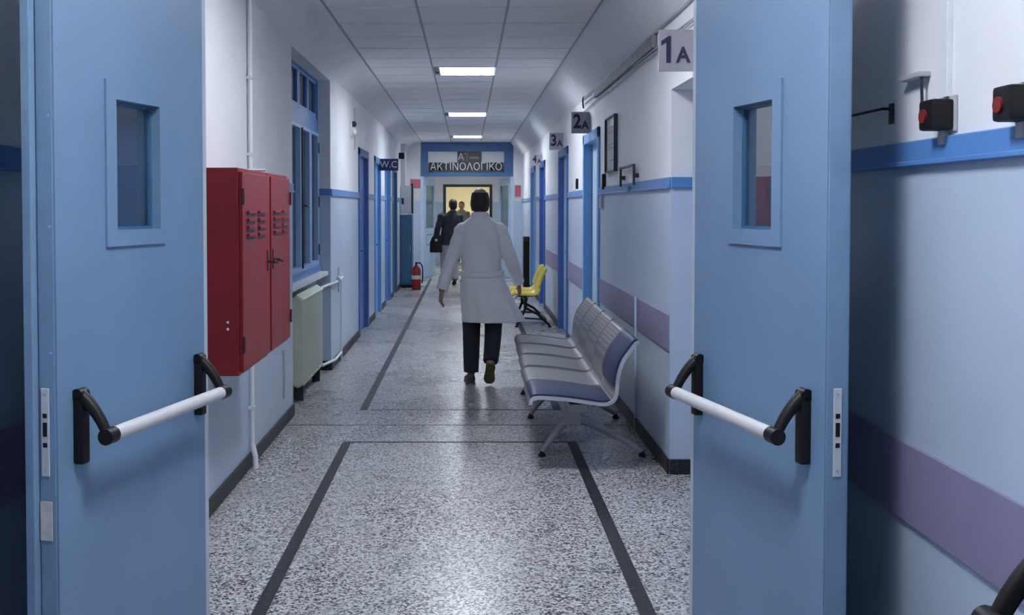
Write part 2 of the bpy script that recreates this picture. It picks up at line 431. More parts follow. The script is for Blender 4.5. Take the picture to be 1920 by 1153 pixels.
# blue dado rails
def rail(name, segs, xw, s, extra=()):
    b = B()
    for a, c in segs:
        box(b, min(xw, xw+s*.014), max(xw, xw+s*.014), a, c, 1.668, 1.722, .003, 1)
        box(b, min(xw, xw+s*.022), max(xw, xw+s*.022), a, c, 1.655, 1.670, .003, 1)
    for e in extra: box(b, *e, .003, 1)
    return struct(name, b, M['rail'])
rail('trim_1', gaps(Y0, YE, lw_gaps), XL, 1, [(XL-.13, XL, NICHE[1]-.014, NICHE[1], 1.66, 1.722)]).__setitem__('label', 'blue dado rail along the left wall')
rail('trim_2', gaps(Y0, YE, rw_gaps), XR, -1, [(XR, XR+.36, 5.826, 5.84, 1.66, 1.722)]).__setitem__('label', 'blue dado rail along the right wall')
# lilac bumper boards
def bumpers(name, segs, xw, s, label):
    r = struct_root(name, label, (xw, 0, 0))
    for a, c in segs: part('bumper_board', bxm(min(0, s*.011), max(0, s*.011), a, c, .715, .925, .003), M['lilac'], r)
bumpers('trim_3', [(Y0, 3.33), (5.86, 6.93), (7.05, 8.93), (10.22, 11.75), (12.99, 15.2)], XR, -1, 'lilac bumper boards along the right wall')
bumpers('trim_4', [(Y0, 3.33)], XL, 1, 'lilac bumper board on the left wall behind the open fire door')

# ---------------------------------------------------------------- fire doors
def push_bar(root, u0, u1, s):
    """panic bar between plates at u0 (near free edge) and u1; s = side of the face along local y"""
    bar = part('push_bar', tube(B(), [(u0-.02, s*.095, .957), (u1+.02, s*.095, .957)], .0195, 16), M['bar'], root, True, 'pale metal push bar')
    for u in (u0, u1):
        b = box(B(), u-.0175, u+.0175, min(0, s*.028), max(0, s*.028), .88, 1.065, .006)
        tube(b, [(u-.0175, s*.012, 1.062), (u+.0175, s*.012, 1.062)], .0165, 12)
        part('bar_bracket', b, M['black'], root, True, 'black bracket')
        pts = smooth_curve([(u, s*.012, 1.060), (u, s*.040, 1.036), (u, s*.069, .998), (u, s*.094, .952)], 5)
        n = len(pts)-1
        a = tube(B(), pts, [.0185 - .005*i/n for i in range(n+1)], 10, up=(1, 0, 0))
        tube(a, [(u-.02, s*.095, .957), (u+.02, s*.095, .957)], .0215, 14)
        part('bar_arm', a, M['black'], root, True, 'black curved arm')
def fire_door(name, label, hinge, u_dir, s, near=False):
    L, T, HT = .775, .066, 2.36
    r = struct_root(name, label, (hinge[0], hinge[1], 0), math.atan2(u_dir[1], u_dir[0]))
    y0, y1 = (min(0, -s*T), max(0, -s*T))
    part('leaf', slab(B(), (0, L), (.008, HT), (y0, y1), [(.278, .507, 1.485, 1.848)], 'y'), M['door'], r)
    if s > 0:   # rebated lip on the far face and raised edge strip
        b = B(); box(b, L-.005, L+.024, -T-.012, -T+.012, .008, HT, .002); box(b, L-.02, L+.003, -T+.016, -.006, .008, HT, .001)
        part('rebated_lip', b, M['door_edge'], r)
    else:
        part('edge_strip', box(B(), L-.02, L+.003, .004, T-.004, .008, HT, .001), M['door_edge'], r)
    for q in (s*.007, -s*(T+.007)):        # window surround on each face
        lo, hi = (min(q, 0 if q*s > 0 else -s*T), max(q, 0 if q*s > 0 else -s*T))
        fr = slab(B(), (.246, .556), (1.44, 1.90), (lo, hi), [(.278, .507, 1.485, 1.848)], 'y')
        part('window_surround', fr, M['door'], r)
    part('window_pane', bxm(.270, .515, -s*T*.5-.003, -s*T*.5+.003, 1.478, 1.856), M['glass'], r, label='clear vision pane')
    b = B(); slab(b, (.278, .507), (1.485, 1.848), (-s*T*.5-.012 if True else 0, -s*T*.5+.012), [(.287, .498, 1.494, 1.839)], 'y')
    part('glazing_bead', b, M['teal'], r)
    push_bar(r, .695, .055, s)
    # strike plate on the free edge
    c = -s*T*.5; e = L+.003
    pl = part('strike_plate', box(B(), e-.001, e+.0025, c-.011, c+.011, .865, 1.09, .001), M['plate'], r, label='pale metal lock plate')
    b = B()
    for z, h in ((1.02, .006), (.985, .018), (.945, .006)): box(b, e+.002, e+.004, c-.006, c+.006, z-h, z+h, .001)
    part('lock_hole', b, M['black'], pl)
    b = B()
    for z in (1.075, .88): tube(b, [(e, c, z), (e+.004, c, z)], .0035, 8)
    part('screw', b, M['steel'], pl)
    if s > 0 and not near:
        part('sticker', box(B(), e-.001, e+.002, c-.017, c+.017, .70, .80), M['sticker'], r, label='worn pale sticker')
        b = B()
        for z in (2.1, 1.78, 1.5, 1.18): tube(b, [(e, c+.018, z), (e+.003, c+.018, z)], .004, 8)
        part('edge_screw', b, M['sky'], r)
    b = B()
    for z in (.3, 1.2, 2.1): tube(b, [(.004, -s*T*.55, z-.05), (.004, -s*T*.55, z+.05)], .009, 10)
    part('hinge', b, M['steel'], r, True)
    return r
def unit(x, y): l = math.hypot(x, y); return (x/l, y/l)
fire_door('door_1', 'left leaf of the open blue fire doors, nearest the red cabinets', (-.864, 3.31), unit(-.227, -.974), 1)
fire_door('door_2', 'right leaf of the open blue fire doors, beside the wall magnets', (.742, 3.31), unit(.21, -.978), -1)
# frame of that pair
b = B(); box(b, -.925, -.868, 3.322, 3.372, 0, 2.42, .003); box(b, .746, .80, 3.322, 3.372, 0, 2.42, .003); box(b, -.925, .80, 3.322, 3.372, 2.38, 2.44, .003)
struct('door_frame_1', b, M['frameblue'], label='pale frame of the blue fire doors')
# second pair, nearer: only the hinged side of its right leaf reaches into the picture
fire_door('door_3', 'nearest fire door leaf, only its black bar arm shows at the lower right corner', (.838, 1.478), unit(.02, -1), -1, True)
struct('pier_wall', bxm(.90, XR, 1.38, 1.482, 0, 3.0), M['wall'])

# ---------------------------------------------------------------- doors in the corridor walls
def side_door(name, label, y0, y1, side, fm, lm, ajar=0, rec=.10, head=2.2):
    x = XL if side < 0 else XR
    r = struct_root(name, label, (x, (y0+y1)/2, 0)); w = (y1-y0)/2; o = side    # outward
    b = B()
    for q in (-1, 1):
        ya, yb = sorted((q*(w-.035), q*(w+.06)))
        box(b, *sorted((-o*.018, o*.0)), ya, yb, 0, head+.06, .003)
        ya, yb = sorted((q*(w-.035), q*w)); box(b, *sorted((0, o*(rec+.03))), ya, yb, 0, head, .002)
    box(b, *sorted((-o*.018, 0)), -w-.06, w+.06, head-.035, head+.06, .003); box(b, *sorted((0, o*(rec+.03))), -w, w, head-.035, head, .002)
    part('door_frame', b, fm, r)
    lf = part('door_leaf', box(B(), *sorted((o*rec, o*(rec+.04))), -w+.035, w-.035, .008, head-.035, .003), lm, r)
    h = B(); yy = -w+.10
    tube(h, [(o*rec, yy, 1.02), (o*(rec-.05), yy, 1.02), (o*(rec-.05), yy+.11, 1.02)], .009, 8); box(h, *sorted((o*rec, o*(rec-.008))), yy-.02, yy+.02, .94, 1.08, .002)
    part('handle', h, M['dark'], lf, True)
    struct_back = part('room_wall', bxm(*sorted((o*.2, o*.24)), -w, w, 0, head), M['wall'], r)
    return r
side_door('door_4', 'royal blue door on the left wall just past the radiator', *LD[0], -1, M['royal'], M['royal'], rec=.03)
side_door('door_5', 'sky blue door on the left wall before the W.C sign', *LD[1], -1, M['sky'], M['sky'], rec=.03)
side_door('door_6', 'mid blue door on the left wall beyond the W.C sign', *LD[2], -1, M['mid'], M['mid'], rec=.03)
side_door('door_7', 'dark teal door on the left wall, farthest before the white box', *LD[3], -1, M['teal'], M['teal'], rec=.03)
side_door('door_8', 'sky blue framed door under the 2A sign with a pale leaf', *RD[0], 1, M['sky'], M['pale'], rec=.07)
side_door('door_9', 'royal blue door under the 3A sign behind the yellow seats', *RD[1], 1, M['royal'], M['pale'], rec=.05)
side_door('door_10', 'dark blue door under the 4A sign', *RD[2], 1, M['royal'], M['mid'], rec=.05)
side_door('door_11', 'pale blue door on the right wall nearest the far portal', *RD[3], 1, M['sky'], M['pale'], rec=.05)
# door 1A set back in its recess, behind the fire door
r = struct_root('door_12', 'blue door set back in the recess under the 1A sign', (XR+.36, 5.0, 0))
part('door_leaf', box(B(), -.05, -.005, -.5, .5, .008, 2.1, .003), M['mid'], r); part('door_frame', slab(B(), (-.58, .58), (0, 2.18), (-.065, 0), [(-.51, .51, 0, 2.11)], 'x'), M['sky'], r)

# ---------------------------------------------------------------- window in the niche
wx = XL-.135
r = struct_root('window_1', 'tall blue window with dark panes and a transom light above the radiator', (wx, 0, 0))
ya, yb = NICHE[0], NICHE[1]
part('window_frame', slab(B(), (ya, yb), (.93, 2.74), (-.06, .02), [(ya+.05, yb-.05, 1.0, 2.24), (ya+.05, yb-.05, 2.37, 2.725)], 'x'), M['mid'], r)
n = 4; iw = (yb-.05-ya-.05)/n
for i in range(n):
    a = ya+.05+i*iw
    for (z0, z1, nm) in ((1.0, 2.24, 'casement'), (2.37, 2.725, 'transom_light')):
        d = .035 if nm == 'casement' else .012
        c_ = part(nm, slab(B(), (a+.004, a+iw-.004), (z0+.003, z1-.003), (-.03, d), [(a+.06, a+iw-.06, z0+.05, z1-.03)], 'x'), M['sash'] if nm == 'casement' else M['mid'], r)
        part('pane', bxm(-.012, -.006, a+.05, a+iw-.05, z0+.04, z1-.02), M['night'], c_)
b = B(); tube(b, [(.042, ya+.06+2*iw, 1.03), (.042, ya+.06+2*iw, 2.22)], .008, 8); tube(b, [(.045, ya+.06+2*iw, 1.56), (.075, ya+.06+2*iw, 1.56), (.08, ya+.06+2*iw+.10, 1.55)], .009, 8)
part('bolt_handle', b, M['dark'], r, True)
b = B()
for z in (1.15, 1.6, 2.1): tube(b, [(.037, yb-.085, z-.05), (.037, yb-.085, z+.05)], .009, 8)
part('hinge', b, M['dark'], r, True)
part('window_sill', box(B(), -.01, .115, ya+.005, yb-.005, .905, .945, .006), M['white'], r); part('bottom_rail', box(B(), .0, .05, ya+.005, yb-.005, .945, 1.005, .006), M['mid'], r)

# ---------------------------------------------------------------- far portal with the radiology sign
r = struct_root('door_frame_2', 'blue portal header across the corridor carrying the radiology sign', (0, YP, 0))
part('header', slab(B(), (-1.01, .985), (2.21, 2.945), (-.05, .05), [(-.86, .79, 2.30, 2.75)], 'y'), M['header'], r)
part('header_panel', bxm(-.86, .79, -.005, .01, 2.30, 2.75), M['boardwhite'], r)
b = B()
for x0, x1 in ((-1.03, -.96), (.935, 1.0)): box(b, x0, x1, -.05, .05, 0, 2.21, .004)
part('jamb', b, M['pale'], r)
sw = struct('portal_wall', slab(B(), (XL, XR), (0, 3.05), (YP-.04, YP+.04), [(-1.03, 1.0, 0, 3.05)], 'y'), M['wall'])
for (nm, lab, hx, ang, s) in (('door_13', 'left glazed leaf of the far portal, folded back', -.96, math.radians(76), 1), ('door_14', 'right glazed leaf of the far portal, folded back', .935, math.radians(104), -1)):
    d = struct_root(nm, lab, (hx, YP+.06, 0), ang)
    part('leaf', slab(B(), (0, .86), (.01, 2.18), (-.02, .02), [(.12, .74, 1.08, 2.02)], 'y'), M['pale'], d)
    part('pane', bxm(.11, .75, -.004, .004, 1.07, 2.03), M['teal_glass'], d)
    for q in (-1, 1): part('panel_moulding', slab(B(), (.14, .72), (.70, .95), (q*.02-.006, q*.02+.006), [(.17, .69, .73, .92)], 'y'), M['frost'], d)
    h = B(); tube(h, [(.80, -.02, 1.0), (.80, -.06, 1.0), (.70, -.06, 1.0)], .01, 8); part('handle', h, M['steel'], d)
# signboards on the header
t = thing('sign_board', 'black sign reading ΑΚΤΙΝΟΛΟΓΙΚΟ in white capitals on the blue header', 'sign', (-.035, YP-.056, 2.305))
part('board', bxm(-.80, .80, -.012, .006, .0, .205, .003), M['blackboard'], t)
text('ΑΚΤΙΝΟΛΟΓΙΚΟ', .225, (0, -.0125, .108), (pi/2, 0, 0), M['letter'], t, sx=.93, bold=-.001)
b = B()
for i in range(46):
    x = -.74+i*.0325; box(b, x, x+random.uniform(.012, .024), -.0135, -.012, .006, .016)
part('small_print', b, M['letterg'], t)['kind'] = 'stuff'
t = thing('sign_board', 'small black sign with a capital A, above the long radiology sign', 'sign', (.02, YP-.056, 2.515))
part('board', bxm(-.24, .27, -.012, .006, 0, .23, .003), M['blackboard'], t)
text("Α΄", .2, (-.14, -.0125, .11), (pi/2, 0, 0), M['letter'], t)
b = B(); box(b, -.03, -.02, -.014, -.012, .02, .21)
for i in range(7): box(b, .02+i*.03, .038+i*.03, -.014, -.012, .07+.01*(i % 2), .115+.012*((i*3) % 2))
part('small_print', b, M['letterg'], t)

# room beyond the far doorway
struct('end_room_back_wall', bxm(XL-.2, XR+.4, YE+5.5, YE+5.6, 0, 3.0), M['cream'])
b = B(); box(b, -1.0, -.9, YE+.2, YE+5.5, 0, 3); box(b, 1.0, 1.1, YE+.2, YE+5.5, 0, 3)
struct('end_room_wall', b, M['cream'])
struct('door_frame_3', slab(B(), (-.66, .66), (0, 2.16), (YE-.03, YE+.02), [(-.59, .59, 0, 2.09)], 'y'), M['dark'], label='dark thin frame of the bright far doorway')

# ---------------------------------------------------------------- ceiling lights
def troffer(x, y, m, label, strips=4):
    t = thing('ceiling_light', label, 'ceiling light', (x+.305, y+.305, ZC), 0, None); h = .296
    part('tray', slab(B(), (-h, h), (-h, h), (-.003, .03), [(-h+.014, h-.014, -h+.014, h-.014)], 'z'), M['white'], t)
    part('lamp', bxm(-h+.014, h-.014, -h+.014, h-.014, .016, .022), m, t, label='glowing tubes behind the louvre')
    b = B()
    for i in range(1, strips): q = -h+2*h*i/strips; box(b, q-.004, q+.004, -h+.014, h-.014, 0, .012)
    for i in range(1, 9): q = -h+2*h*i/9; box(b, -h+.014, h-.014, q-.0015, q+.0015, .002, .010)
    part('louvre', b, M['white'], t)
troffer(-.305, 1.47, M['tubes_near'], 'louvred ceiling light between the two sets of fire doors')
troffer(-.305, gy-9*PY, M['tubes'], 'louvred ceiling light just beyond the fire doors, above the red cabinets')
troffer(-.305, gy, M['tubes'], 'nearest visible louvred ceiling light, the largest in view')
troffer(-.305, gy+8*PY, M['tubes'], 'middle louvred ceiling light of the three in view')
troffer(-.305, gy+16*PY, M['tubes'], 'farthest louvred ceiling light, just before the blue header')
troffer(-.305, 24.6, M['tubes_far'], 'louvred ceiling light beyond the blue header')
t = thing('ceiling_light', 'warm lamp in the room beyond the far doorway', 'ceiling light', (.1, YE+2.6, ZC+.0))
part('tray', slab(B(), (-.62, .62), (-.32, .32), (-.02, .03), [(-.6, .6, -.3, .3)], 'z'), M['white'], t); part('lamp', bxm(-.6, .6, -.3, .3, -.005, .0), M['warm'], t)

# ---------------------------------------------------------------- red lockers on the left wall
def locker(label, y0, y1, depth, latch_near, z0=.815, z1=1.72):
    t = thing('metal_locker', label, 'cabinet', (XL, y0, z0)); w = y1-y0; H = z1-z0
    part('body', box(B(), 0.001, depth-.012, 0, w, 0, H, .004), M['red'], t)
    d = part('door', box(B(), depth-.014, depth+.004, .014, w-.014, .016, H-.018, .004), M['red'], t)
    for g in range(2):
        for i in range(4):
            c = (.10 if w > .6 else .07)+.23*g; z = H-.20-i*.034
            part('louvre_slat', box(B(), depth+.0, depth+.016, c, c+.17, z, z+.013, .002), M['red'], d); part('louvre_slot', box(B(), depth+.002, depth+.0055, c+.004, c+.166, z-.012, z+.001), M['redd'], d)
    b = B()
    for z in (.10, H-.16): tube(b, [(depth+.006, w-.012 if latch_near else .012, z), (depth+.006, w-.012 if latch_near else .012, z+.07)], .007, 8)
    part('hinge', b, M['redd'], d)
    h = B(); yy = .06 if latch_near else w-.07
    box(h, depth+.003, depth+.008, yy-.016, yy+.016, H*.47, H*.58, .002); tube(h, [(depth+.005, yy, H*.52), (depth+.035, yy, H*.52), (depth+.038, yy+.07, H*.51)], .008, 8)
    part('latch_handle', h, M['redd'], d, True)
    return t, w, H
t, w_, H_ = locker('dark red metal cabinet nearest the fire doors, large, with louvred door', 4.38, 5.01, .32, False)
b = B()
for z in (.235, .205): ball(b, (.29-.03, -.002, z), (.006, .003, .006), 8, 6)
part('paint_chip', b, M['plate'], t)
t, w_, H_ = locker('second dark red metal cabinet, beyond the first and before the window', 5.045, 5.60, .315, True)
b = tube(B(), [(.20, w_, H_-.20), (.24, w_+.035, H_-.20)], .02, 10); part('side_knob', b, M['redp'], t, True)
b = tube(B(), [(.0, -.02, H_+.012), (.30, -.02, H_+.012)], .006, 8); part('hanging_wire', b, M['plate'], t)

# pipes on the left wall
b = tube(B(), [(XL+.022, 5.98, .12), (XL+.022, 5.98, 2.78)], .013, 12); tube(b, [(XL+.022, 5.98, .14), (XL+.04, 5.97, .07), (XL+.04, 5.97, 0)], .017, 12)
t = thing('wall_pipe', 'thin white pipe running up the left wall behind the second red cabinet', 'pipe', (0, 0, 0))
part('pipe', b, M['white'], t, True)
b = B()
for z in (.35, 1.75+.1, 2.3): box(b, XL, XL+.04, 5.965, 5.995, z, z+.02, .002)
part('pipe_clip', b, M['plate'], t)
t = part('crack_line', tube(B(), [(XL+.006, 7.1, .20), (XL+.008, 7.12, .36), (XL+.006, 7.1, .54)], .006, 8), M['grey'], None, True)  # thin tube added in place of a crack in the wall
tag(t, 'short thin tube standing in for a crack in the left wall below the red cabinets', 'cable')

# radiator and its pipes
t = thing('radiator', 'pale green ribbed radiator under the blue window', 'radiator', (XL-.115, 7.98, .0))
sm = B()
tube(sm, [(.03, .03, .16), (.03, .03, .80)], .024, 10, flat=.8); tube(sm, [(.095, .03, .16), (.095, .03, .80)], .027, 10, flat=.8)
tube(sm, [(.02, .03, .80), (.065, .03, .835), (.11, .03, .80)], .026, 10); tube(sm, [(.02, .03, .16), (.065, .03, .135), (.11, .03, .16)], .026, 10)
box(sm, .03, .118, .004, .056, .17, .80, .016)
sec = mesh_of(sm, 'radiator_section', True); sec.materials.append(M['rad'])
for i in range(18):
    o = new_obj('radiator_section', sec, t); o.location = (0, i*.06, 0)
b = tube(B(), [(.065, 0, .80), (.065, 1.10, .80)], .02, 10); tube(b, [(.065, 0, .17), (.065, 1.10, .17)], .02, 10); part('header_pipe', b, M['rad'], t, True)
b = B()
for y in (.10, 1.0): box(b, .03, .10, y-.015, y+.015, 0, .16, .004)
part('foot', b, M['dark'], t)
t = thing('radiator_pipe', 'white heating pipe loop with valve beside the radiator', 'pipe', (0, 0, 0))
xp = XL+.03
b = tube(B(), smooth_curve([(XL-.05, 9.08, .80), (XL-.03, 9.3, .815), (XL+.0, 9.55, .82), (xp, 9.75, .825), (xp, 10.25, .84)], 4), .013, 10)
part('flow_pipe', b, M['white'], t, True)
b = tube(B(), [(XL-.05, 9.08, .17), (XL-.04, 9.3, .09), (XL-.0, 9.55, .085), (xp, 9.7, .085), (xp, 10.15, .09)], .013, 10); part('return_pipe', b, M['white'], t, True)
b = tube(B(), [(xp, 10.15, 0), (xp, 10.15, .84)], .012, 10); part('riser', b, M['white'], t, True)
b = B(); ball(b, (xp+.01, 9.85, .85), (.022, .022, .03), 10, 8); tube(b, [(xp+.01, 9.85, .72), (xp+.01, 9.85, .96)], .007, 8); part('valve', b, M['steel'], t, True)

# ---------------------------------------------------------------- door number signs
def num_sign(n, right_x, y, zt, w, h, label):
    t = thing('number_sign', label, 'sign', (right_x-w/2, y, zt-h))
    part('board', box(B(), -w/2, w/2, -.005, .005, 0, h, .001), M['sign'], t)
    part('wall_bracket', box(B(), w/2-.003, w/2+(XR-right_x)+.0, -.004, .004, h*.1, h*.9), M['plate'], t)
    if n == '1':
        b = B(); pts = [(.016, 0), (.016, .137), (.004, .137), (-.034, .112), (-.034, .088), (-.008, .104), (-.008, 0)]
        f0 = [b.verts.new((-w*.25+x, -.0065, h*.20+z)) for x, z in pts]; f1 = [b.verts.new((-w*.25+x, -.0045, h*.20+z)) for x, z in pts]
        ring_faces(b, [f0, f1]); part('numeral', b, M['navy'], t)
    else: text(n, h*.90, (-w*.19, -.0062, h*.53), (pi/2, 0, 0), M['navy'], t, name='numeral', sx=.82, bold=.006)
    text('A', h*.52, (w*(.17 if n == '1' else .24), -.0062, h*.375), (pi/2, 0, 0), M['navy'], t, name='letter', sx=.9, bold=.003)
num_sign('1', 1.165, 5.22, 2.457, .187, .212, 'largest grey door sign reading 1A, nearest the fire doors')
num_sign('2', 1.165, 9.70, 2.457, .176, .205, 'grey door sign reading 2A above the sky blue door')
num_sign('3', 1.165, 12.38, 2.452, .170, .208, 'grey door sign reading 3A')
num_sign('4', 1.165, 15.95, 2.372, .165, .165, 'smallest grey door sign reading 4A, farthest along the right wall')
t = thing('restroom_sign', 'navy blue sign reading W.C sticking out from the left wall', 'sign', (XL, 14.8, 2.08))
part('board', box(B(), .0, .288, -.006, .006, 0, .172, .001), M['navyboard'], t)
text('W.C', .135, (.146, -.0075, .085), (pi/2, 0, 0), M['letter'], t, sx=.95, bold=.001)

# ---------------------------------------------------------------- small things on the right wall
t = thing('framed_notice', 'narrow framed notice high on the right wall before the 2A door', 'notice', (XR, 8.20, 1.83))
part('frame', slab(B(), (-.27, .27), (0, .45), (-.03, 0), [(-.258, .258, .012, .438)], 'x'), M['dark'], t); part('notice', bxm(-.012, -.002, -.26, .26, .01, .44), M['noticegrey'], t)
b = B()
for i, (z, l) in enumerate(((.36, .17), (.32, .2), (.22, .18), (.19, .2), (.09, .12))): box(b, -.0135, -.012, -l, l, z, z+.014)
part('printed_line', b, M['letterg'], t)
t = thing('wall_bracket', 'dark metal U-shaped bracket standing on the blue rail of the right wall', 'bracket', (XR, 7.24, 1.70))
b = B(); box(b, -.045, -.025, -.31, .31, .128, .145, .003); part('crossbar', b, M['dark'], t)
for y in (-.30, .30): part('post', box(B(), -.042, -.026, y-.012, y+.012, 0, .145, .003), M['dark'], t); part('wall_stub', bxm(-.03, 0, y-.01, y+.01, .05, .08), M['dark'], t)
part('lower_plate', box(B(), -.035, -.014, -.05, .05, -.04, 0, .003), M['teal'], t)
def wall_plate(label, y, z, h, m, w=.05, d=.025, cat='switch'):
    t = thing('wall_switch', label, cat, (XR, y, z)); part('plate', box(B(), -d, 0, -w/2, w/2, 0, h, .003), m, t); part('rocker', box(B(), -d-.006, -d+.002, -w*.25, w*.25, h*.3, h*.7, .002), M['grey'], t)
wall_plate('black slim switch on the right wall just above the blue rail', 8.62, 1.70, .13, M['black'], .06, .03)
wall_plate('grey switch plate under the blue rail beside the 2A door', 8.78, 1.54, .11, M['grey'], .085)
wall_plate('black small switch between the 2A and 3A doors', 10.75, 1.74, .11, M['black'], .05)
wall_plate('pale small switch plate between the 2A and 3A doors', 11.05, 1.73, .11, M['white'], .06)
t = part('wall_conduit', tube(B(), [(XR-.009, 6.99, 0), (XR-.009, 6.99, .93)], .008, 10), M['pale'], None, True)
tag(t, 'white vertical conduit on the right wall behind the bench', 'pipe')
# tray and cables stand in for the stained wall under the right cove
t = thing('stain_tray', 'grey tray and cables standing in for the stained top of the right wall', 'stained band', (0, 0, 0))
part('tray', box(B(), XR-.03, XR-.001, 6.3, 9.2, 2.535, 2.615, .004), M['stain_grey'], t)
part('cover_strip', box(B(), XR-.022, XR-.001, 5.0, 10.2, 2.618, 2.632, .002), M['grey'], t)
for j, dz in enumerate((2.515, 2.50)):
    part('cable', tube(B(), [(XR-.012-.004*j, 5.1+i*.55, dz+.006*math.sin(i*1.7+j*2)+.010*i*(1-j)*.6) for i in range(10)], .006, 8), M['grey'], t, True)
t = part('dangling_cable', tube(B(), smooth_curve([(XR-.02, 10.1, 2.64), (XR-.03, 10.08, 2.60), (XR-.02, 10.1, 2.53)]), .009, 8), M['dark'], None, True)
tag(t, 'loose dark cable end hanging above the 2A sign', 'cable')
# door magnets near the camera
def magnet(label, y, z, dz):
    t = thing('door_magnet', label, 'door magnet', (XR, y, z))
    part('back_plate', box(B(), -.006, 0, -.045, .045, -.005, .082, .004), M['grey'], t)
    part('housing', box(B(), -.060, -.004, -.036, .036, 0, .074, .009), M['black'], t, True)
    part('red_face', tube(B(), [(-.058, .004, .034), (-.066, .004, .034)], .017, 18), M['redface'], t, True, 'red round face')
    part('cable_gland', box(B(), -.022, -.002, -.012, .012, -.035, 0, .003), M['grey'], t)
    part('trunking', box(B(), -.014, 0, -.014, .014, .08, 1.2, .002), M['white'], t, label='white cable trunking')
magnet('black door magnet with red face on the right wall, nearer the blue fire door', 2.47, 1.736, 0)
magnet('black door magnet with red face on the right wall, farther from the blue fire door', 2.12, 1.729, 0)
t = thing('wall_hook', 'dark horizontal hook rod on the shaded right wall behind the fire door', 'hook', (XR, 2.80, 1.79))
part('plate', box(B(), -.006, 0, -.014, .014, -.012, .045, .003), M['dark'], t); part('rod', tube(B(), [(0, 0, .03), (-.02, .02, .032), (-.025, .26, .032)], .004, 8), M['dark'], t, True)
t = thing('wall_hook', 'small dark wall hook with a hanging cord above the door magnets', 'hook', (XR, 2.60, 1.88))
part('plate', box(B(), -.03, 0, -.03, .10, .0, .014, .003), M['grey'], t); part('cord', tube(B(), [(-.02, -.02, 0), (-.015, -.015, -.06), (-.02, -.02, -.09)], .004, 8), M['dark'], t, True)

# left wall small things
t = thing('alarm_bell', 'small dark and white alarm bell high on the left wall', 'alarm', (XL, 11.3, 2.36))
part('base', box(B(), 0, .02, -.06, .06, -.03, .13, .005), M['white'], t)
part('bell', ball(B(), (.03, 0, .03), (.035, .07, .05)), M['paper'], t, True); part('cap', ball(B(), (.035, 0, .11), (.03, .045, .035)), M['dark'], t, True)
part('cable', tube(B(), [(.006, .35, .32), (.006, .35, -.15)], .007, 8), M['grey'], t)
t = thing('wall_camera', 'small black box high on the left wall before the portal', 'camera', (XL, 19.2, 2.46))
part('housing', box(B(), .0, .10, -.08, .06, 0, .11, .008), M['black'], t); part('lens', tube(B(), [(.05, -.08, .055), (.05, -.10, .055)], .025, 12), M['dark'], t, True)
t = thing('utility_cabinet', 'tall dark teal cabinet on the left before the portal, behind the fire extinguisher', 'cabinet', (XL, 19.45, 0))
part('body', box(B(), .004, .235, 0, .45, .05, 1.40, .006), M['teal'], t); part('door', box(B(), .03, .215, -.014, .002, .08, 1.37, .004), M['teal'], t); part('plinth', bxm(.01, .22, .02, .44, 0, .05), M['black'], t)
part('handle', box(B(), .19, .20, -.03, -.012, .7, .82, .002), M['steel'], t)
t = thing('electric_box', 'white electrical box above the dark teal cabinet', 'electric box', (XL, 19.5, 1.42))
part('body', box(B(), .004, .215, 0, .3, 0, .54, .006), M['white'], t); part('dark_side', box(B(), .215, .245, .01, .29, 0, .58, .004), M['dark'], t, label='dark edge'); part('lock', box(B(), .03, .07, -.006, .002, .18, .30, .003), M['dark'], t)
part('trunking', box(B(), .01, .10, .05, .12, .54, 1.35, .004), M['white'], t)
t = thing('notice_sheet', 'red and white notice on the side panel by the portal', 'notice', (-1.12, YP-.046, 1.70))
part('sheet', bxm(-.12, .10, -.004, .004, 0, .45), M['paper'], t); part('red_heading', bxm(-.12, .10, -.006, -.002, .25, .45), M['pink'], t)
t = thing('notice_sheet', 'small red notice on the right side panel by the portal', 'notice', (1.09, YP-.046, 1.72))
part('sheet', bxm(-.07, .06, -.004, .004, 0, .3), M['paper'], t); part('red_heading', bxm(-.07, .06, -.006, -.002, .05, .3), M['pink'], t)
t = thing('waste_bin', 'tall black bin against the right wall beyond the yellow seats', 'bin', (XR-.075, 18.9, 0))
part('body', box(B(), -.06, .05, -.15, .15, .02, .92, .01), M['black'], t); part('lid', box(B(), -.062, .052, -.155, .155, .92, 1.0, .008), M['dark'], t); part('base', bxm(-.05, .04, -.14, .14, 0, .02), M['dark'], t)
# extinguisher
t = thing('fire_extinguisher', 'red fire extinguisher standing on the floor by the left wall', 'extinguisher', (-.965, 18.95, 0))
part('cylinder', lathe(B(), [(.06, 0), (.085, .01), (.088, .03), (.088, .36), (.075, .41), (.04, .44), (.028, .45), (.028, .47)]), M['redp'], t, True)
part('instruction_label', lathe(B(), [(.0885, .20), (.0892, .202), (.0892, .27), (.0885, .272)], seg=24), M['paper'], t, True)
b = tube(B(), [(0, 0, .46), (0, 0, .52)], .018, 10); box(b, -.015, .015, -.09, .02, .50, .515, .003); box(b, -.012, .012, -.10, .0, .475, .485, .003); part('valve_handle', b, M['black'], t)
part('hose', tube(B(), smooth_curve([(0, 0, .49), (.07, 0, .50), (.115, 0, .42), (.12, 0, .25), (.11, 0, .12)]), .012, 8), M['black'], t, True)

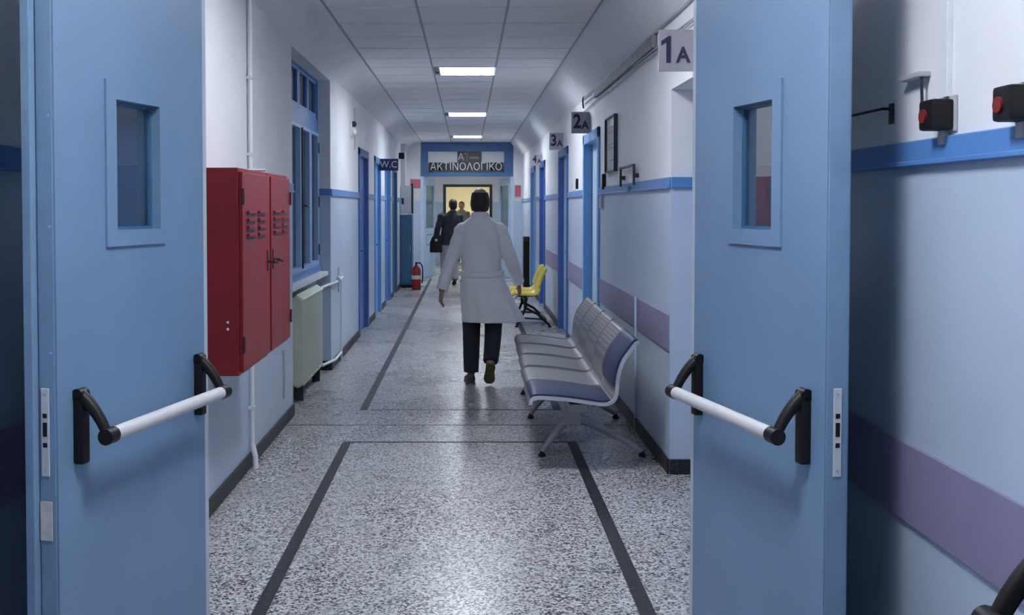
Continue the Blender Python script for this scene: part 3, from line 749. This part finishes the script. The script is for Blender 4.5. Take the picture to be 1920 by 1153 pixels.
# ---------------------------------------------------------------- steel bench in the foreground
t = thing('waiting_bench', 'row of five perforated steel seats along the right wall, one padded navy', 'bench', (0, 0, 0))
prof = [(.352, .405), (.358, .432), (.378, .450), (.43, .454), (.565, .445), (.69, .428), (.775, .416), (.822, .424), (.846, .456), (.853, .525), (.862, .587), (.889, .664), (.935, .730), (.965, .768), (.985, .775)]
pc = [(p.x, p.z) for p in smooth_curve([(x, 0, z) for x, z in prof], 4)]
PITCHY = .583; SW = .54
for i in range(5):
    y = 5.81+i*PITCHY; sh = .012*i
    P = [(x+sh, z) for x, z in pc]
    s = part('seat', profile_sweep(B(), P, y+.008, y+SW-.008, .010), M['perf'], t, True)
    e = B()
    for yy in (y, y+SW-.012): profile_sweep(e, [(x, z+.005) for x, z in P], yy, yy+.012, .020)
    part('edge_trim', e, M['trimsteel'] if i == 0 else M['perf_edge'], s, True)
    if i == 0:
        def padprof(lo, hi, th):
            pts = [(x, z) for x, z in P if lo <= x*1 and True]
            return pts
        seatp = [p for p in P[6:30]]; backp = [p for p in P[35:57]]
        def pad(prof_, name, lab):
            n = len(prof_); Pv = [Vector(p) for p in prof_]; b = B(); rings = []
            for k in range(9):
                f = k/8; yy = y+.03+(SW-.06)*f
                edge = min(1, 4.5*min(f, 1-f)+.15)
                lo_, up_ = [], []
                for j in range(n):
                    tt = (Pv[min(j+1, n-1)]-Pv[max(j-1, 0)]).normalized(); nn = Vector((-tt.y, tt.x))
                    g = j/(n-1); ed = min(1, 6*min(g, 1-g)+.15)*edge
                    lo_.append(Pv[j]+nn*.001); up_.append(Pv[j]+nn*(.004+.024*ed**.5))
                rings.append([b.verts.new((q.x, yy, q.y)) for q in lo_+up_[::-1]])
            ring_faces(b, rings); part(name, b, M['navypad'], s, True, lab)
        pad(seatp, 'seat_cushion', 'navy vinyl seat pad'); pad(backp, 'back_cushion', 'navy vinyl back pad')
part('beam', box(B(), .60, .70, 5.95, 8.60, .34, .385, .004), M['frame'], t)
b = B()
for i in range(5):
    y = 5.81+i*PITCHY+SW/2; box(b, .52+.012*i, .78+.012*i, y-.04, y+.04, .385, .414, .003)
part('seat_mount', b, M['frame'], t)
def leg(yc):
    b = box(B(), .60, .70, yc-.03, yc+.03, .20, .36, .006)
    b2 = b
    for (xe, xs) in ((.462, .64), (1.085, .67)):
        d = 1 if xe > .6 else -1
        pts = [Vector((xs, yc, .255)), Vector((xs+(xe-xs)*.35, yc, .185)), Vector((xs+(xe-xs)*.7, yc, .105)), Vector((xe, yc, .03))]
        tube(b2, pts, [.030, .026, .020, .014], 8, flat=.9)
    l = part('leg', b2, M['frame'], t, True)
    f = B()
    for xe in (.462, 1.085): lathe(f, [(.024, 0), (.024, .012), (.014, .022), (.012, .035)], (xe, yc, 0), 14)
    part('foot', f, M['black'], l, True)
for yc in (6.26, 7.40, 8.35): leg(yc)

# ---------------------------------------------------------------- yellow bench
t = thing('waiting_bench', 'pair of yellow plastic seats on black legs along the right wall', 'bench', (0, 12.9, 0))
yp = [(.565, .40), (.575, .425), (.60, .435), (.70, .425), (.80, .415), (.87, .425), (.905, .47), (.93, .56), (.965, .66), (1.0, .745), (1.015, .77), (1.03, .765)]
yc_ = [(p.x, p.z) for p in smooth_curve([(x, 0, z) for x, z in yp], 4)]
for i in range(2):
    def fn(p, s):
        e = abs(2*s-1)**4
        x, z = p[0], p[1]
        if z > .5: return (x-.03*e, z-.02*e*(z > .7))
        return (x+.0*e, z+.028*e)
    s = part('seat', profile_sweep(B(), yc_, .02+i*.56, .50+i*.56, .024, fn, 12), M['yellow'], t, True)
part('beam', box(B(), .72, .77, .05, 1.03, .345, .385, .004), M['black'], t)
b = B()
for i in range(2): box(b, .64, .85, .2+i*.56, .30+i*.56, .385, .405, .003)
part('seat_mount', b, M['black'], t)
for y in (.13, .95):
    b = tube(B(), [(.745, y, .36), (.745, y, .22)], .022, 10)
    tube(b, [(.745, y, .25), (.70, y, .14), (.63, y, .02)], .017, 8); tube(b, [(.745, y, .25), (.90, y, .17), (1.06, y, .02)], .017, 8); tube(b, [(.68, y, .12), (1.0, y, .10)], .012, 8)
    l = part('leg', b, M['black'], t, True)
    f = B()
    for x in (.63, 1.06): lathe(f, [(.024, 0), (.024, .012), (.014, .02)], (x, y, 0), 12)
    part('foot', f, M['black'], l)
b = tube(B(), [(.68, .13, .10), (.68, .95, .10)], .012, 8); tube(b, [(1.0, .13, .09), (1.0, .95, .09)], .012, 8); part('stretcher', b, M['black'], t)

# ---------------------------------------------------------------- people
def hand(bm, wrist, d, out, curl=.5, s=1.0, thumb=1):
    """palm and five bent fingers; d = along the hand, out = palm side normal"""
    d = Vector(d).normalized(); out = Vector(out); out = (out-d*out.dot(d)).normalized(); side = d.cross(out)
    w = Vector(wrist)
    tube(bm, [w, w+d*.03*s, w+d*.085*s], [.026*s, .036*s, .036*s], 12, flat=.5, up=side, dome=True)
    for k, (off, L) in enumerate(((-.027, .068), (-.009, .078), (.009, .074), (.026, .058))):
        p = w+d*.078*s+side*off*s; pts = [p-d*.02*s, p]; dd = d.copy()
        for q in range(3):
            a = curl*(.5+.35*q); dd = (d*math.cos(a)+out*math.sin(a)).normalized(); p = p+dd*(L*s*(.42, .32, .26)[q]); pts.append(p)
        tube(bm, pts, [.0095*s, .0095*s, .009*s, .0082*s, .0072*s], 8, dome=True)
    p = w+d*.025*s+side*thumb*-.026*s
    tube(bm, [p, p+(d*.7-side*thumb*.6+out*.3).normalized()*.035*s, p+(d*.8-side*thumb*.4+out*.5).normalized()*.068*s], [.0125*s, .011*s, .009*s], 8, dome=True)
def head(bm, c, rz=0, s=1.0):
    """skull, jaw, nose, ears; +y is the face"""
    c = Vector(c); R = Matrix.Rotation(rz, 3, 'Z')
    def P(x, y, z): return c + R @ Vector((x*s, y*s, z*s))
    def bl(p, r):
        m = Matrix.Translation(P(*p)) @ R.to_4x4() @ Matrix.Diagonal((r[0]*s, r[1]*s, r[2]*s, 1))
        bmesh.ops.create_uvsphere(bm, u_segments=20, v_segments=14, radius=1, matrix=m)
    bl((0, -.008, .03), (.077, .096, .088)); bl((0, .025, -.035), (.060, .066, .078)); bl((0, .045, -.085), (.034, .034, .028))
    bl((0, .094, -.015), (.012, .020, .024)); bl((0, .088, .018), (.011, .012, .03)); bl((0, .085, -.062), (.024, .010, .008))
    for q in (-1, 1):
        bl((q*.078, -.005, -.012), (.011, .020, .034)); bl((q*.03, .078, .035), (.024, .012, .008))
    tube(bm, [P(0, -.012, -.16), P(0, -.012, -.08), P(0, -.005, -.02)], [.062*s, .056*s, .055*s], 16)
def eyes(root, c, rz, s=1.0):
    c = Vector(c); R = Matrix.Rotation(rz, 3, 'Z'); b = B()
    for q in (-1, 1): ball(b, c+R @ Vector((q*.031*s, .084*s, .012*s)), (.0095*s, .006*s, .0055*s), 10, 8)
    part('eyes', b, M['white'], root, True); b = B()
    for q in (-1, 1): ball(b, c+R @ Vector((q*.031*s, .0885*s, .012*s)), (.0042*s, .003*s, .0042*s), 8, 6)
    part('pupils', b, M['black'], root, True)
def shoe(bm, heel, toe, up, w=.045):
    heel, toe, up = Vector(heel), Vector(toe), Vector(up).normalized(); d = toe-heel; side = d.normalized().cross(up)
    rings = []
    for f, ww, h in ((-.04, .55, .05), (.0, .82, .075), (.15, .86, .085), (.35, .82, .075), (.55, .95, .058), (.75, 1.05, .047), (.92, .8, .038), (1.0, .42, .028)):
        c = heel+d*f; ring = []
        for k in range(14):
            a = 2*pi*k/14; ring.append(bm.verts.new(c+side*(w*ww*math.cos(a))+up*(h/2+h/2*max(-1, min(1, 1.15*math.sin(a))))))
        rings.append(ring)
    ring_faces(bm, rings)
def sole(bm, heel, toe, up, w=.047):
    heel, toe, up = Vector(heel), Vector(toe), Vector(up).normalized(); d = toe-heel; side = d.normalized().cross(up); rings = []
    for f, ww in ((-.05, .5), (0, .8), (.15, .88), (.4, .72), (.6, .95), (.78, 1.05), (.93, .82), (1.02, .42)):
        c = heel+d*f
        rings.append([bm.verts.new(c+side*(w*ww*x)+up*z) for x, z in ((-1, -.012), (1, -.012), (1, .008), (-1, .008))])
    ring_faces(bm, rings)

# doctor in the white coat, walking away
D = thing('person', 'person in a long white coat and dark trousers walking away down the corridor', 'person', (.125, 8.85, 0))
hc = (-.018, .02, 1.605)
b = B(); head(b, hc, 0, .93)
ell_loft(b, [(-.01, 0, .86, .13, .09), (-.005, 0, 1.0, .14, .10), (-.008, 0, 1.2, .16, .10), (-.012, 0, 1.36, .17, .095), (-.015, 0, 1.44, .10, .08), (-.016, 0, 1.48, .055, .055)], 20)
LA = [(-.170, 0, 1.35), (-.270, -.02, 1.085), (-.350, -.05, .83)]
RA = [(.150, 0, 1.35), (.250, .0, 1.10), (.325, .10, .88)]
for A in (LA, RA): tube(b, A, [.05, .042, .030], 12, dome=True)
LL = [(-.09, 0, .92), (-.092, .03, .50), (-.095, .0, .10)]
RL = [(.085, 0, .92), (.10, .01, .51), (.072, -.17, .215)]
for A in (LL, RL): tube(b, A, [.085, .055, .038], 14, dome=True)
hand(b, LA[2], (-.12, .02, -1), (.9, .3, 0), .55, 1.0, 1); hand(b, RA[2], (.12, .30, -1), (-.9, .2, 0), .75, 1.0, -1)
body = part('body', b, M['skin'], D); remesh(body, .0055, 2)
eyes(D, hc, 0, .93)
# hair: a cap over the back and sides, thin at the crown
b = B(); rows = []
for i in range(11):
    f = i/10; z = 1.512+.165*f
    rx = .080*math.sin(pi*(.42+.30*f))**.8*1.03+.004; ry = .085*math.sin(pi*(.42+.28*f))**.8+.004
    rows.append((-.018, .000-.006*(1-f), z, rx*(1-.16*max(0, 1-f/.35)), ry*(1-.10*max(0, 1-f/.35))))
ell_loft(b, rows, 24, lambda a, z: 1+.012*math.sin(9*a+40*z))
for v in b.verts:
    if v.co.y > .045: v.co.y = .045
hr = part('hair', b, M['hair'], D); remesh(hr, .007, 3)
# coat
def fold(a, z):
    k = max(0, min(1, (1.02-z)/.45)); u = max(0, min(1, (z-.98)/.1))
    back = math.exp(-((a-1.5*pi)/.10)**2)
    f = 1+.05*k*math.sin(7*a+1.3)+.03*k*math.sin(13*a+.4) - .022*back*(.4+.6*u)
    f += u*(.014*math.sin(9*a+22*z)+.010*math.sin(6*a-30*z)) + .010*math.sin(5*a+14*z)
    return f
b = B()
sect = [(.092, .0, .55, .272, .185), (.082, 0, .60, .262, .182), (.05, 0, .70, .240, .172), (.02, 0, .82, .216, .158), (.003, 0, .92, .190, .142), (-.004, 0, .985, .174, .130), (-.008, 0, 1.10, .176, .134),
        (-.01, 0, 1.22, .186, .138), (-.012, 0, 1.31, .190, .130), (-.014, -.002, 1.365, .184, .115), (-.015, -.002, 1.405, .160, .102), (-.016, -.001, 1.445, .112, .086), (-.017, 0, 1.475, .075, .072), (-.017, .004, 1.495, .066, .066)]
dense = []
for p, q in zip(sect, sect[1:]):
    for t_ in range(3): dense.append(tuple(a_+(c_-a_)*t_/3 for a_, c_ in zip(p, q)))
dense.append(sect[-1]); ell_loft(b, dense, 64, fold)
def sleeve(A, wr):
    a, e, w_ = [Vector(p) for p in A]
    pts = smooth_curve([a+Vector((0, 0, .004)), a*.55+e*.45, e, e*.45+w_*.55, w_+(w_-e).normalized()*.0], 4); n = len(pts)-1
    tube(b, pts, [(.079-.022*(i/n)**.8)*(1+.05*math.sin(i*2.1)) for i in range(n+1)], 18, flat=.92, dome=False)
    ball(b, a+Vector((.0, 0, 0)), (.066, .080, .066))
sleeve(LA, 0); sleeve(RA, 0)
coat = part('coat', b, M['coat'], D, label='long white cotton coat'); remesh(coat, .007, 3)
b = B(); rings = []
for k in range(25):
    a = pi+ pi*(k/24); ring = []
    for (dr, z) in ((.010, .950), (.022, .956), (.022, .996), (.010, 1.002), (-.012, .998), (-.012, .954)):
        ring.append(b.verts.new((-.004+(.176+dr)*math.cos(a), (.133+dr)*math.sin(a), z - .012*math.sin(pi*k/24))))
    rings.append(ring)
ring_faces(b, rings); part('coat_belt', b, M['coat'], D, True)
rings = []; b = B()
for k in range(20):
    a = 2*pi*k/20; rings.append([b.verts.new((-.017+(.070+q)*math.cos(a), .002+(.070+q)*math.sin(a), z-.012*math.sin(a))) for q, z in ((.014, 1.458), (.008, 1.488), (.003, 1.497), (-.004, 1.488), (0, 1.458))])
rings.append(rings[0])
for a_, c_ in zip(rings, rings[1:]):
    for i in range(5): b.faces.new((a_[i], a_[(i+1) % 5], c_[(i+1) % 5], c_[i]))
part('collar', b, M['coat'], D, True)
b = B()
for A, rr in ((LL, [.100, .080, .066]), (RL, [.100, .078, .066])):
    pts = smooth_curve([A[0], A[1], A[2]], 6); n = len(pts)-1
    tube(b, pts, [rr[0]+(rr[1]-rr[0])*min(1, 2*i/n) if i <= n/2 else rr[1]+(rr[2]-rr[1])*(2*i/n-1) for i in range(n+1)], 18, dome=False)
tube(b, [(-.05, 0, .90), (.05, 0, .90)], .11, 16, dome=True)
tr = part('trousers', b, M['trouser'], D); remesh(tr, .010, 4)
b = B(); shoe(b, (-.096, -.055, .012), (-.115, .19, .012), (0, 0, 1)); shoe(b, (.072, -.205, .20), (.060, -.085, .026), (0, .86, .45)); part('shoes', b, M['shoe'], D, True)
b = B(); sole(b, (-.096, -.055, .012), (-.115, .19, .012), (0, 0, 1)); sole(b, (.072, -.205, .20), (.060, -.085, .026), (0, .86, .45)); part('soles', b, M['sole'], D, True, 'olive brown shoe soles')

def walker(label, loc, rz, topm, trm, skinm, s=1.0, coat_len=.78, lean=0):
    W = thing('person', label, 'person', loc, rz); hc = (lean, .02, 1.585)
    b = B(); head(b, hc, 0, .95)
    ell_loft(b, [(0, 0, .86, .13, .09), (lean*.4, 0, 1.1, .14, .1), (lean*.7, 0, 1.34, .16, .095), (lean*.9, 0, 1.42, .1, .08), (lean, 0, 1.46, .055, .055)], 16)
    A = [[(-.17, 0, 1.36), (-.25, -.03, 1.09), (-.27, .02, .84)], [(.18+lean*.3, 0, 1.36), (.25, .02, 1.10), (.26, .12, .87)]]
    Lg = [[(-.09, 0, .9), (-.09, .06, .49), (-.09, .02, .1)], [(.09, 0, .9), (.09, .0, .5), (.085, -.14, .13)]]
    for a in A: tube(b, a, [.05, .042, .03], 10, dome=True)
    for a in Lg: tube(b, a, [.08, .055, .038], 12, dome=True)
    hand(b, A[0][2], (-.05, .1, -1), (.9, .2, 0), .6, 1, 1); hand(b, A[1][2], (.05, .25, -1), (-.9, .2, 0), .6, 1, -1)
    o = part('body', b, skinm, W); remesh(o, .007, 2); eyes(W, hc, 0, .95)
    b = B(); ball(b, (lean, -.004, 1.618), (.084, .103, .094), 20, 14); ball(b, (lean, -.03, 1.555), (.077, .072, .065), 20, 12)
    for v in b.verts:
        if v.co.y > .045 and v.co.z < 1.645: v.co.y = .045
    o = part('hair', b, M['hair'], W); remesh(o, .009, 3)
    b = B(); ell_loft(b, [(0, 0, coat_len, .195, .145), (0, 0, .95, .185, .14), (lean*.4, 0, 1.1, .185, .14), (lean*.6, 0, 1.28, .205, .135), (lean*.75, 0, 1.38, .19, .115), (lean*.85, 0, 1.43, .12, .09), (lean, 0, 1.48, .068, .066)], 28, lambda a, z: 1+.02*math.sin(6*a+9*z))
    for a in A: tube(b, smooth_curve(a, 4), .066, 14, flat=.9)
    for a in A: ball(b, Vector(a[0]), (.075, .08, .07))
    o = part('jacket', b, topm, W); remesh(o, .011, 4)
    b = B()
    for a in Lg: tube(b, smooth_curve(a, 4), [.10-.003*i for i in range(9)], 14)
    tube(b, [(-.05, 0, .88), (.05, 0, .88)], .115, 14, dome=True); o = part('trousers', b, trm, W); remesh(o, .012, 4)
    b = B(); shoe(b, (-.09, -.04, .0), (-.1, .2, .0), (0, 0, 1)); shoe(b, (.085, -.18, .10), (.085, .0, .0), (0, .5, .86)); part('shoes', b, M['shoe'], W, True)
    return W
W = walker('person in a charcoal jacket and pale trousers walking ahead, with a dark shoulder bag', (-.36, 20.0, 0), math.radians(12), M['jacket'], M['greytrouser'], M['darkskin'], coat_len=.80, lean=.07)
bag = thing('shoulder_bag', 'dark shoulder bag hanging at the side of the person in the charcoal jacket', 'bag', (-.62, 19.82, .66))
b = ell_loft(B(), [(0, 0, 0, .11, .06), (0, 0, .02, .125, .07), (0, 0, .2, .12, .068), (.02, 0, .30, .10, .05), (.03, 0, .34, .07, .03)], 18); part('pouch', b, M['black'], bag, True)
part('strap', tube(B(), smooth_curve([(.02, .02, .32), (.04, .03, .55), (.12, .10, .80)]), .012, 8, flat=.4), M['black'], bag, True)
part('flap_label', bxm(-.02, .03, -.074, -.068, .22, .27), M['paper'], bag)
walker('person in an olive top standing in the bright far doorway', (-.17, YE+.9, 0), math.radians(175), M['top'], M['trouser'], M['skin'])
